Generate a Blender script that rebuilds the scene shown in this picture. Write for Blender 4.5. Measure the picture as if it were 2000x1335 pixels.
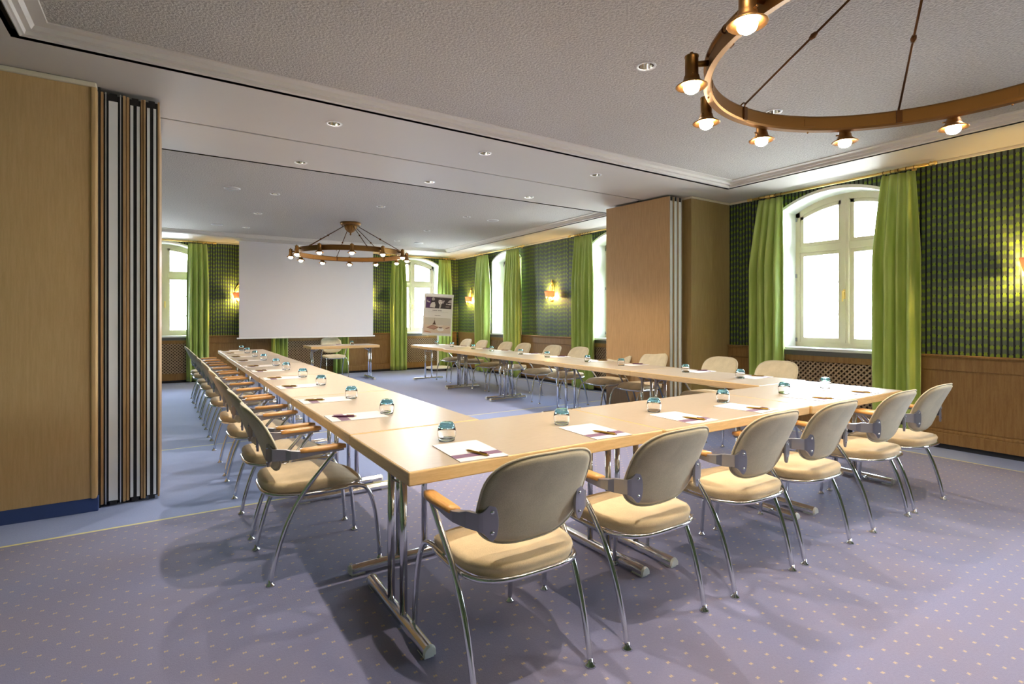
import bpy, bmesh, math, random
from mathutils import Vector, Matrix
random.seed(7)
SC = bpy.context.scene
COL = SC.collection
for o in list(bpy.data.objects):
    bpy.data.objects.remove(o)
R = math.radians

# ---------------------------------------------------------------- camera, sky, exposure
cd = bpy.data.cameras.new('camera'); cam = bpy.data.objects.new('camera', cd); COL.objects.link(cam)
cd.sensor_width = 36; cd.lens = 18.72; cd.shift_x = -0.001; cd.shift_y = -0.0235; cd.clip_start = .05
cam.location = (0, 0, 1.33); cam.rotation_euler = (R(90), 0, R(-33.1)); SC.camera = cam

SC.view_settings.view_transform = 'Standard'; SC.view_settings.look = 'None'
SC.view_settings.gamma = 1; SC.view_settings.use_curve_mapping = False
SC.view_settings.exposure = EXPOSURE = 1.64

W = bpy.data.worlds.new('overcast'); SC.world = W; W.use_nodes = True
bg = W.node_tree.nodes['Background']
bg.inputs[1].default_value = 21.0
_t = W.node_tree.nodes.new('ShaderNodeTexCoord'); _x = W.node_tree.nodes.new('ShaderNodeSeparateXYZ'); _r = W.node_tree.nodes.new('ShaderNodeValToRGB')
_m = W.node_tree.nodes.new('ShaderNodeMapRange'); _m.inputs[1].default_value = -.12; _m.inputs[2].default_value = .10
W.node_tree.links.new(_t.outputs['Generated'], _x.inputs[0]); W.node_tree.links.new(_x.outputs[2], _m.inputs[0]); W.node_tree.links.new(_m.outputs[0], _r.inputs[0])
W.node_tree.links.new(_r.outputs[0], bg.inputs[0])       # bright overcast sky above a duller ground
_r.color_ramp.elements[0].color = (.40, .43, .44, 1); _r.color_ramp.elements[1].color = (0.80, 0.91, 1.0, 1)

BULB = 112.0         # chandelier bulbs
SCONCE = 1200.0
SPOT_W = 45.0       # halogen downlights (watts of the Blender spot)

# ---------------------------------------------------------------- node helpers
def mat(name, color=(.5,.5,.5), rough=.5, metal=0, spec=.5, **kw):
    m = bpy.data.materials.new(name); m.use_nodes = True
    b = m.node_tree.nodes['Principled BSDF']
    b.inputs['Base Color'].default_value = (*color, 1); b.inputs['Roughness'].default_value = rough
    b.inputs['Metallic'].default_value = metal; b.inputs['Specular IOR Level'].default_value = spec
    for k, v in kw.items():
        b.inputs[k.replace('_', ' ')].default_value = v
    return m
class N:
    def __init__(s, m): s.t = m.node_tree; s.b = s.t.nodes['Principled BSDF']
    def n(s, typ, **kw):
        x = s.t.nodes.new(typ)
        for k, v in kw.items(): setattr(x, k, v)
        return x
    def put(s, inp, v):
        if hasattr(v, 'is_output') or isinstance(v, bpy.types.NodeSocket): s.t.links.new(v, inp)
        else:
            inp.default_value = v
    def math(s, op, a, b=0., c=None, clamp=False):
        x = s.n('ShaderNodeMath', operation=op); x.use_clamp = clamp
        s.put(x.inputs[0], a); s.put(x.inputs[1], b)
        if c is not None: s.put(x.inputs[2], c)
        return x.outputs[0]
    def pos(s, kind='Position'):
        if kind == 'Position': return s.n('ShaderNodeNewGeometry').outputs['Position']
        return s.n('ShaderNodeTexCoord').outputs[kind]
    def xyz(s, v):
        x = s.n('ShaderNodeSeparateXYZ'); s.put(x.inputs[0], v); return x.outputs
    def map(s, v, scale=(1,1,1), rot=(0,0,0)):
        x = s.n('ShaderNodeMapping'); s.put(x.inputs[0], v); x.inputs['Scale'].default_value = scale
        x.inputs['Rotation'].default_value = rot; return x.outputs[0]
    def noise(s, v, scale=5, detail=3, rough=.5):
        x = s.n('ShaderNodeTexNoise'); s.put(x.inputs['Vector'], v); x.inputs['Scale'].default_value = scale
        x.inputs['Detail'].default_value = detail; x.inputs['Roughness'].default_value = rough; return x.outputs[0]
    def mix(s, f, a, b, mode='MIX'):
        x = s.n('ShaderNodeMix', data_type='RGBA', blend_type=mode)
        s.put(x.inputs[0], f)
        for i, c in ((6, a), (7, b)):
            if isinstance(c, tuple): x.inputs[i].default_value = (*c, 1) if len(c) == 3 else c
            else: s.put(x.inputs[i], c)
        return x.outputs[2]
    def ramp(s, f, *stops):
        x = s.n('ShaderNodeValToRGB'); s.put(x.inputs[0], f); e = x.color_ramp.elements
        for i, (p, c) in enumerate(stops):
            if i > 1: e.new(p)
            e[i].position = p; e[i].color = (*c, 1)
        return x.outputs[0]
    def bump(s, h, strength=.2, dist=.01):
        x = s.n('ShaderNodeBump'); s.put(x.inputs['Height'], h); x.inputs['Strength'].default_value = strength
        x.inputs['Distance'].default_value = dist; s.t.links.new(x.outputs[0], s.b.inputs['Normal'])
    def color(s, c): s.put(s.b.inputs['Base Color'], c)

def wood_mat(name, c1, c2, rough=.4, coord='Position', scale=(9, 9, .7), spec=.4):
    m = mat(name, c1, rough, spec=spec); k = N(m); v = k.map(k.pos(coord), scale)
    n1 = k.noise(v, 6, 4, .6); n2 = k.noise(k.map(k.pos(coord), tuple(a*5 for a in scale)), 12, 2, .5)
    f = k.math('ADD', k.math('MULTIPLY', n1, .7), k.math('MULTIPLY', n2, .3))
    k.color(k.ramp(f, (.38, c1), (.62, c2)))
    return m

M = {}
def wallpaper(name, horiz):
    m = mat(name, (.1,.1,.1), .48, spec=.36); k = N(m); P = k.xyz(k.pos()); u = k.math('MULTIPLY', P[horiz], 1/.0462)
    z = P[2]
    fu = k.math('FRACT', k.math('ADD', u, 100.)); idx = k.math('FLOOR', k.math('ADD', u, 100.))
    d = k.math('ABSOLUTE', k.math('SUBTRACT', fu, .5))                 # 0 at gap centre, .5 at stripe centre
    par = k.math('MODULO', idx, 2.)
    wn = k.n('ShaderNodeTexWhiteNoise', noise_dimensions='1D'); k.put(wn.inputs['W'], idx)
    bz = k.math('FRACT', k.math('ADD', k.math('MULTIPLY', z, 1/.164), k.math('MULTIPLY', par, .5)))
    bead = k.math('LESS_THAN', k.math('ABSOLUTE', k.math('SUBTRACT', bz, .5)), .045)
    thr = k.math('SUBTRACT', .335, k.math('MULTIPLY', bead, .07))
    stripe = k.math('GREATER_THAN', d, thr)
    cz = k.math('COSINE', k.math('MULTIPLY', k.math('ADD', z, k.math('MULTIPLY', wn.outputs[0], .03)), 2*math.pi/.082))
    pz = k.noise(k.map(k.pos(), (160, 160, 26)), 1, 2)
    blob = k.math('MULTIPLY', k.math('SUBTRACT', k.math('ADD', k.math('SUBTRACT', cz, k.math('MULTIPLY', d, 1.6)), k.math('MULTIPLY', pz, 2.4)), .80), 1.2, clamp=True)
    edge = k.math('MULTIPLY', k.math('ABSOLUTE', k.math('SUBTRACT', d, .16)), 2.5)
    blob = k.math('MULTIPLY', blob, k.math('SUBTRACT', 1.0, edge, clamp=True))
    fib = k.noise(k.map(k.pos(), (240, 240, 8)), 1, 2)
    basec = k.mix(fib, (.042,.070,.058), (.105,.14,.105))
    green = k.mix(fib, (.085,.17,.006), (.25,.38,.018))
    c = k.mix(blob, basec, green)
    c = k.mix(stripe, c, (.003,.006,.012))
    k.color(c); k.bump(fib, .15, .002)
    return m
M['paper_y'] = wallpaper('wallpaper_side', 1)
M['paper_x'] = wallpaper('wallpaper_back', 0)

def carpet():
    m = mat('carpet', (.1,.1,.2), .9, spec=.2, Sheen_Weight=.25, Sheen_Roughness=.4); k = N(m); P = k.xyz(k.pos())
    x, y = P[0], P[1]
    n = k.math('ADD', k.math('MULTIPLY', k.noise(k.pos(), 260, 2, .7), .6), k.math('MULTIPLY', k.noise(k.pos(), 95, 2, .6), .4)); n2 = k.noise(k.pos(), 1.3, 3, .6)
    base = k.mix(n, (.10,.122,.25), (.24,.27,.46))
    base = k.mix(k.math('MULTIPLY', n2, .8), base, (.215,.18,.22))
    a, b = .1048, .120
    def dots(ox, oy):
        fx = k.math('SUBTRACT', k.math('FRACT', k.math('ADD', k.math('DIVIDE', k.math('SUBTRACT', x, ox), a), 200.5)), .5)
        fy = k.math('SUBTRACT', k.math('FRACT', k.math('ADD', k.math('DIVIDE', k.math('SUBTRACT', y, oy), b), 200.5)), .5)
        fx = k.math('ABSOLUTE', k.math('MULTIPLY', fx, a)); fy = k.math('ABSOLUTE', k.math('MULTIPLY', fy, b))
        box = k.math('MULTIPLY', k.math('LESS_THAN', fx, .0072), k.math('LESS_THAN', fy, .0062))
        hole = k.math('MULTIPLY', k.math('LESS_THAN', fx, .002), k.math('GREATER_THAN', fy, .003))
        return k.math('MULTIPLY', box, k.math('SUBTRACT', 1., hole))
    d = k.math('MAXIMUM', dots(1.468, 1.577), dots(1.52, 1.516))
    front = k.math('MULTIPLY', k.math('LESS_THAN', y, 4.20), k.math('LESS_THAN', x, 6.19))
    far = k.math('MULTIPLY', k.math('GREATER_THAN', y, 6.42), k.math('LESS_THAN', x, 6.43))
    zone = k.math('MAXIMUM', front, k.math('MULTIPLY', far, .3))
    d = k.math('MULTIPLY', k.math('MULTIPLY', d, zone), k.math('ADD', .25, k.math('MULTIPLY', n, .9)))
    c = k.mix(k.math('MULTIPLY', zone, 0.0), base, (.2,.2,.2))
    plain = k.mix(n, (.15,.205,.40), (.30,.37,.62))
    c = k.mix(k.math('SUBTRACT', 1., zone), c, plain)
    c = k.mix(d, c, (.50,.39,.22))
    def line(v, p, w=.012): return k.math('LESS_THAN', k.math('ABSOLUTE', k.math('SUBTRACT', v, p)), w)
    l1 = k.math('MULTIPLY', line(y, 4.21), k.math('LESS_THAN', x, 6.2))
    l2 = k.math('MULTIPLY', line(y, 6.41), k.math('LESS_THAN', x, 6.44))
    l3 = k.math('MULTIPLY', line(x, 6.2), k.math('LESS_THAN', y, 4.21))
    l4 = k.math('MULTIPLY', line(x, 6.44), k.math('GREATER_THAN', y, 6.41))
    l = k.math('MAXIMUM', k.math('MAXIMUM', l1, l2), k.math('MAXIMUM', l3, l4))
    c = k.mix(l, c, (.60,.57,.26))
    k.color(c); k.bump(n, .5, .004)
    return m
M['carpet'] = carpet()

M['plaster'] = mat('ceiling_paint', (.62,.585,.54), .7, spec=.3)
M['soffit'] = mat('soffit_paint', (.56,.53,.49), .6, spec=.3)
def textured():
    m = mat('ceiling_texture', (.62,.60,.58), .8, spec=.2); k = N(m)
    n = k.noise(k.pos(), 62, 3, .55); k.color(k.ramp(n, (.35, (.42,.395,.365)), (.6, (.53,.50,.465)))); k.bump(n, .9, .012); return m
M['textured'] = textured()
M['white'] = mat('white_plaster', (.86,.88,.88), .6)
M['cream'] = mat('cream_trim', (.72,.66,.52), .5)
M['slot'] = mat('dark_slot', (.03,.025,.02), .4)
M['veneer'] = wood_mat('oak_veneer', (.57,.375,.165), (.64,.435,.205), .42, scale=(14,14,.9))
M['panelwood'] = wood_mat('wainscot_oak', (.21,.112,.034), (.28,.165,.055), .45)
M['stackwood'] = wood_mat('partition_veneer', (.40,.25,.115), (.48,.31,.15), .42, scale=(12,12,.8))
M['pillar'] = wood_mat('pillar_cover', (.30,.21,.085), (.38,.28,.12), .35, scale=(22, 22, .6))
M['lattice'] = wood_mat('lattice_wood', (.30,.215,.13), (.38,.28,.18), .5)
M['gridback'] = mat('grille_back', (.05,.03,.015), .8)
M['black'] = mat('black_seal', (.012,.011,.012), .5)
M['alu'] = mat('aluminium', (.72,.73,.75), .38, 1.0)
M['aluwhite'] = mat('aluminium_edge', (.80,.82,.83), .5, 0.1)
M['plinth'] = mat('plinth_dark', (.01,.012,.02), .6)
M['plinthblue'] = mat('plinth_carpet', (.05,.09,.26), .9)
M['stone'] = mat('sill_stone', (.62,.64,.62), .3); 
M['stonedark'] = mat('sill_edge_stone', (.10,.105,.10), .5)  # dark grey stone of the front edge under the sill
M['frame'] = mat('window_paint', (.58,.50,.38), .4)
M['bar'] = mat('glazing_bar', (.55,.56,.56), .5)
M['brass'] = mat('polished_brass', (.86,.62,.22), .36, 1.0)
M['bronze'] = mat('antique_brass', (.25,.13,.042), .42, 1.0)
M['rod'] = mat('dark_bronze', (.13,.06,.025), .42, 1.0)
M['chrome'] = mat('chrome', (.72,.74,.77), .13, 1.0)
M['steel'] = mat('satin_steel', (.34,.34,.38), .33, .85)
M['plastic'] = mat('clear_grey_plastic', (.62,.66,.64), .35)
M['armwood'] = wood_mat('beech_arm', (.52,.26,.075), (.66,.37,.13), .3, 'Object', (20, 3, 20))
M['edge'] = wood_mat('beech_edge', (.58,.40,.19), (.68,.49,.25), .38, 'Object', (2, 2, 20))
M['top'] = mat('table_laminate', (.6,.5,.4), .34, spec=.5)
def laminate():
    k = N(M['top']); n = k.noise(k.map(k.pos('Object'), (3, 30, 3)), 4, 3); k.color(k.ramp(n, (.35, (.35,.29,.215)), (.65, (.38,.315,.24))))
laminate()
def fabric(name, c, amp=.2, sheen=.25):
    m = mat(name, c, .9, spec=.15); k = N(m); v = k.pos('Object')
    n = k.noise(v, 420, 2, .8); n2 = k.noise(v, 9, 3)
    f = k.math('ADD', k.math('MULTIPLY', n, .6), k.math('MULTIPLY', n2, .4))
    k.color(k.ramp(f, (.36, tuple(a*(1-amp) for a in c)), (.62, tuple(min(1, a*(1+amp)) for a in c))))
    k.bump(n, .35, .0015); k.b.inputs['Sheen Weight'].default_value = sheen; return m
M['seat'] = fabric('seat_fabric', (.57,.455,.28))
M['backfab'] = fabric('back_fabric', (.53,.47,.33))
def curtainmat():
    m = bpy.data.materials.new('green_satin'); m.use_nodes = True; k = N(m); b = k.b
    n = k.noise(k.map(k.pos('Object'), (3, 3, .5)), 4, 2)
    c = k.ramp(n, (.3, (.35,.49,.095)), (.7, (.48,.61,.17)))
    k.color(c); b.inputs['Roughness'].default_value = .36; b.inputs['Specular IOR Level'].default_value = .6
    b.inputs['Sheen Weight'].default_value = .2
    tr = k.n('ShaderNodeBsdfTranslucent'); k.put(tr.inputs[0], c)
    mx = k.n('ShaderNodeMixShader'); mx.inputs[0].default_value = .06
    out = k.t.nodes['Material Output']; k.t.links.new(b.outputs[0], mx.inputs[1]); k.t.links.new(tr.outputs[0], mx.inputs[2])
    k.t.links.new(mx.outputs[0], out.inputs[0]); return m
M['curtain'] = curtainmat()
def pane():
    m = bpy.data.materials.new('window_glass'); m.use_nodes = True; t = m.node_tree; t.nodes.clear()
    o = t.nodes.new('ShaderNodeOutputMaterial'); tr = t.nodes.new('ShaderNodeBsdfTransparent'); g = t.nodes.new('ShaderNodeBsdfGlossy')
    g.inputs['Roughness'].default_value = .02; fr = t.nodes.new('ShaderNodeFresnel'); fr.inputs[0].default_value = 1.4
    mx = t.nodes.new('ShaderNodeMixShader'); t.links.new(fr.outputs[0], mx.inputs[0]); t.links.new(tr.outputs[0], mx.inputs[1])
    t.links.new(g.outputs[0], mx.inputs[2]); t.links.new(mx.outputs[0], o.inputs[0]); tr.inputs[0].default_value = (.96,.98,1,1); return m
M['pane'] = pane()
M['glass'] = mat('tumbler_glass', (1,1,1), 0.0, Transmission_Weight=1.0, IOR=1.45)
M['blueglass'] = mat('blue_glass', (.34,.78,.95), .02, Transmission_Weight=.96, IOR=1.45)
def emis(name, c, s):
    m = mat(name, c, .5); b = m.node_tree.nodes['Principled BSDF']
    b.inputs['Emission Color'].default_value = (*c, 1); b.inputs['Emission Strength'].default_value = s; return m
M['bulb'] = emis('lit_bulb', (1, .78, .52), BULB)
M['candle'] = emis('lit_candle_bulb', (1, .66, .22), SCONCE)
M['spot'] = emis('spot_lamp', (1, .8, .55), 2.5)
def shade():
    m = bpy.data.materials.new('lamp_shade'); m.use_nodes = True; k = N(m); k.color((.85,.55,.42,1) if False else k.mix(0.0, (.85,.50,.36), (.8,.5,.3)))
    k.b.inputs['Roughness'].default_value = .7
    tr = k.n('ShaderNodeBsdfTranslucent'); tr.inputs[0].default_value = (1,.62,.40,1)
    mx = k.n('ShaderNodeMixShader'); mx.inputs[0].default_value = .22
    out = k.t.nodes['Material Output']; k.t.links.new(k.b.outputs[0], mx.inputs[1]); k.t.links.new(tr.outputs[0], mx.inputs[2])
    k.t.links.new(mx.outputs[0], out.inputs[0]); return m
M['shade'] = shade()
M['screen'] = mat('screen_cloth', (.62,.61,.635), .85, spec=.1)
M['screenblack'] = mat('screen_back', (.02,.02,.02), .8)
M['whitemetal'] = mat('white_metal', (.72,.72,.72), .35)
M['paper'] = mat('white_paper', (.68,.64,.62), .6)
M['purple'] = mat('purple_print', (.16,.085,.15), .55)
M['pengold'] = mat('pen_gold', (.30,.19,.03), .3, .6)
M['pendark'] = mat('pen_plum', (.09,.015,.06), .3)
M['reflector'] = mat('downlight_reflector', (.75,.72,.66), .12, 1.0)
def flat(n, c): M[n] = mat('print_'+n, c, .5)
flat('p_dark', (.035,.022,.03)); flat('p_purple', (.09,.03,.14)); flat('p_grey', (.42,.36,.38)); flat('p_light', (.66,.60,.60)); flat('p_mid', (.16,.12,.13))
flat('p_white', (.74,.70,.72)); flat('p_wallb', (.55,.50,.48)); flat('p_desk', (.62,.50,.42)); flat('p_brown', (.24,.11,.09)); flat('p_leather', (.40,.22,.18))
flat('p_lamp', (.07,.03,.02)); flat('p_text', (.18,.15,.19)); flat('p_cup', (.80,.79,.80)); flat('p_coffee', (.12,.07,.06)); flat('p_pencil', (.5,.22,.12))

# ---------------------------------------------------------------- mesh helpers
class MB:
    def __init__(s): s.v = []; s.f = []; s.m = []; s.sm = []
    def add(s, vs, fs, mi=0, smooth=False):
        o = len(s.v); s.v += [tuple(p) for p in vs]
        for f in fs: s.f.append([i+o for i in f]); s.m.append(mi); s.sm.append(smooth)
        return s
    def box(s, x0, x1, y0, y1, z0, z1, mi=0, X=None):
        vs = [Vector((x, y, z)) for z in (z0, z1) for y in (y0, y1) for x in (x0, x1)]
        if X is not None: vs = [X @ p for p in vs]
        return s.add(vs, [(0,2,3,1),(4,5,7,6),(0,1,5,4),(2,6,7,3),(0,4,6,2),(1,3,7,5)], mi)
    def tube(s, pts, r, seg=8, mi=0, caps=True, closed=False, ry=None):
        pts = [Vector(p) for p in pts]; n = len(pts); rings = []; up = None
        for i, p in enumerate(pts):
            if closed: d = pts[(i+1) % n]-pts[i-1]
            else: d = pts[min(i+1, n-1)]-pts[max(i-1, 0)]
            d.normalize()
            if up is None: up = Vector((0,0,1)) if abs(d.z) < .9 else Vector((1,0,0))
            a = d.cross(up); a.normalize(); b = a.cross(d); up = b
            rr = r[i] if isinstance(r, (list, tuple)) else r
            r2 = rr if ry is None else ry
            rings.append([p+a*(rr*math.cos(2*math.pi*j/seg))+b*(r2*math.sin(2*math.pi*j/seg)) for j in range(seg)])
        vs = [q for g in rings for q in g]; fs = []
        for i in range(n if closed else n-1):
            k = (i+1) % n
            for j in range(seg):
                fs.append((i*seg+j, i*seg+(j+1) % seg, k*seg+(j+1) % seg, k*seg+j))
        s.add(vs, fs, mi, True)
        if caps and not closed:
            s.add(rings[0], [tuple(range(seg))[::-1]], mi); s.add(rings[-1], [tuple(range(seg))], mi)
        return s
    def lathe(s, prof, c=(0,0,0), seg=16, mi=0, axis=None, smooth=True, closed=False, a0=0, a1=2*math.pi):
        c = Vector(c); X = Matrix.Identity(3) if axis is None else Vector((0,0,1)).rotation_difference(Vector(axis)).to_matrix()
        full = abs(a1-a0-2*math.pi) < 1e-6; k = seg if full else seg+1
        vs = []; 
        for r, z in prof:
            for j in range(k):
                a = a0+(a1-a0)*j/seg; vs.append(c+X @ Vector((r*math.cos(a), r*math.sin(a), z)))
        fs = []; n = len(prof)
        for i in range(n if closed else n-1):
            q = (i+1) % n
            for j in range(seg if full else seg):
                j2 = (j+1) % k if full else j+1
                fs.append((i*k+j, i*k+j2, q*k+j2, q*k+j))
        return s.add(vs, fs, mi, smooth)
    def grid(s, fn, nu, nv, mi=0, smooth=True, closeu=False):
        vs = [fn(i/(nu if closeu else nu-1) if True else 0, j/(nv-1)) for j in range(nv) for i in range(nu)]
        fs = []
        for j in range(nv-1):
            for i in range(nu if closeu else nu-1):
                i2 = (i+1) % nu; fs.append((j*nu+i, j*nu+i2, (j+1)*nu+i2, (j+1)*nu+i))
        return s.add(vs, fs, mi, smooth)
    def prism(s, poly, fn0, fn1, mi=0):
        n = len(poly); vs = [fn0(p) for p in poly]+[fn1(p) for p in poly]
        return s.add(vs, [tuple(range(n))[::-1], tuple(range(n, 2*n))]+[(i, (i+1) % n, n+(i+1) % n, n+i) for i in range(n)], mi)
def build(name, mb, mats, parent=None, bevel=0, bseg=2, weld=True, loc=None):
    me = bpy.data.meshes.new(name); me.from_pydata([tuple(v) for v in mb.v], [], mb.f)
    for m in (mats if isinstance(mats, (list, tuple)) else [mats]): me.materials.append(M[m] if isinstance(m, str) else m)
    for i, p in enumerate(me.polygons): p.material_index = mb.m[i]; p.use_smooth = mb.sm[i]
    bm = bmesh.new(); bm.from_mesh(me)
    if weld: bmesh.ops.remove_doubles(bm, verts=bm.verts, dist=1e-6)
    bmesh.ops.recalc_face_normals(bm, faces=bm.faces)
    if bevel:
        es = [e for e in bm.edges if len(e.link_faces) == 2 and e.calc_face_angle(0) > .5]
        bmesh.ops.bevel(bm, geom=es, offset=bevel, segments=bseg, affect='EDGES', profile=.5, clamp_overlap=True)
        for f in bm.faces:
            if f.calc_area() < 1e9: pass
    bm.to_mesh(me); bm.free()
    o = bpy.data.objects.new(name, me); COL.objects.link(o)
    if loc: o.location = loc
    if parent: o.parent = parent
    return o
def thing(name, label, cat, loc=(0,0,0), rz=0, group=None, kind=None):
    o = bpy.data.objects.new(name, None); COL.objects.link(o); o.location = loc; o.rotation_euler = (0,0,rz); o.empty_display_size = .1
    return tag(o, label, cat, group, kind)
def tag(o, label=None, cat=None, group=None, kind=None):
    if label: o['label'] = label
    if cat: o['category'] = cat
    if group: o['group'] = group
    if kind: o['kind'] = kind
    return o
KIDS = {}
def copy_tree(o, parent=None):
    c = o.copy(); COL.objects.link(c)
    if parent: c.parent = parent
    for ch in [x for x in PROTO if x.parent == o]: copy_tree(ch, c)
    return c
PROTO = []
def struct(name, mb, mats, parent=None, **kw):
    o = build(name, mb, mats, parent, **kw)
    if parent is None: o['kind'] = 'structure'
    return o
def crom(pts, k=4):
    P = [Vector(p) for p in pts]; out = []
    for i in range(len(P)-1):
        p0 = P[max(i-1, 0)]; p1 = P[i]; p2 = P[i+1]; p3 = P[min(i+2, len(P)-1)]
        for j in range(k):
            t = j/k; out.append(.5*((2*p1)+(p2-p0)*t+(2*p0-5*p1+4*p2-p3)*t*t+(3*p1-p0-3*p2+p3)*t**3))
    out.append(P[-1]); return out
ORD = ['nearest', 'second', 'third', 'fourth', 'fifth', 'sixth', 'seventh', 'eighth', 'ninth', 'farthest']

# ---------------------------------------------------------------- room constants
XL, XR, YF, YB = -1.5, 6.67, -3.1, 12.95
ZS, ZC = 2.945, 3.0
HW, SILL, SPR, APX = .62, .96, 2.70, 2.865      # window half width, sill, spring line, apex
WY = [-.40, 3.25, 6.90, 10.53]                   # windows in the right wall
WX = [-.02, 2.73, 5.46]                          # windows in the back wall
def arc(t, hw=HW, z0=SPR, z1=APX):               # t in -1..1 -> z
    h = z1-z0; Rr = (hw*hw+h*h)/(2*h); x = t*hw; return z1-Rr+math.sqrt(max(0, Rr*Rr-x*x))

# floor
fl = MB(); fl.box(XL-.02, XR+.02, YF-.02, YB+.02, -.05, 0); struct('floor', fl, 'carpet')
# walls with arched openings (a frame of mind: u runs along the wall, w is height)
def wall_with_openings(name, centers, a, b, put, m, thick):
    mb = MB(); n = 12
    cuts = sorted(centers); x = a
    def quad(u0, u1, z0, z1): mb.add([put(u0, z0), put(u1, z0), put(u1, z1), put(u0, z1)], [(0,1,2,3)])
    for c in cuts:
        quad(x, c-HW, 0, ZC+.3); quad(c-HW, c+HW, 0, SILL-.03)
        for i in range(n):
            t0 = -1+2*i/n; t1 = -1+2*(i+1)/n
            mb.add([put(c+t0*HW, arc(t0)), put(c+t1*HW, arc(t1)), put(c+t1*HW, ZC+.3), put(c+t0*HW, ZC+.3)], [(0,1,2,3)])
        x = c+HW
    quad(x, b, 0, ZC+.3)
    return struct(name, mb, m)
PR = lambda u, z, d=0: (XR+d, u, z)
PB = lambda u, z, d=0: (u, YB+d, z)
wall_r = wall_with_openings('wall_right', WY, YF, YB, PR, 'paper_y', .4)
wall_b = wall_with_openings('wall_back', WX, XL, XR, PB, 'paper_x', .4)
mb = MB(); mb.box(XL-.1, XL, YF, YB, 0, ZC+.3); struct('wall_left', mb, 'paper_y')
mb = MB(); mb.box(XL, XR, YF-.1, YF, 0, ZC+.3); struct('wall_front', mb, 'paper_x')

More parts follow.
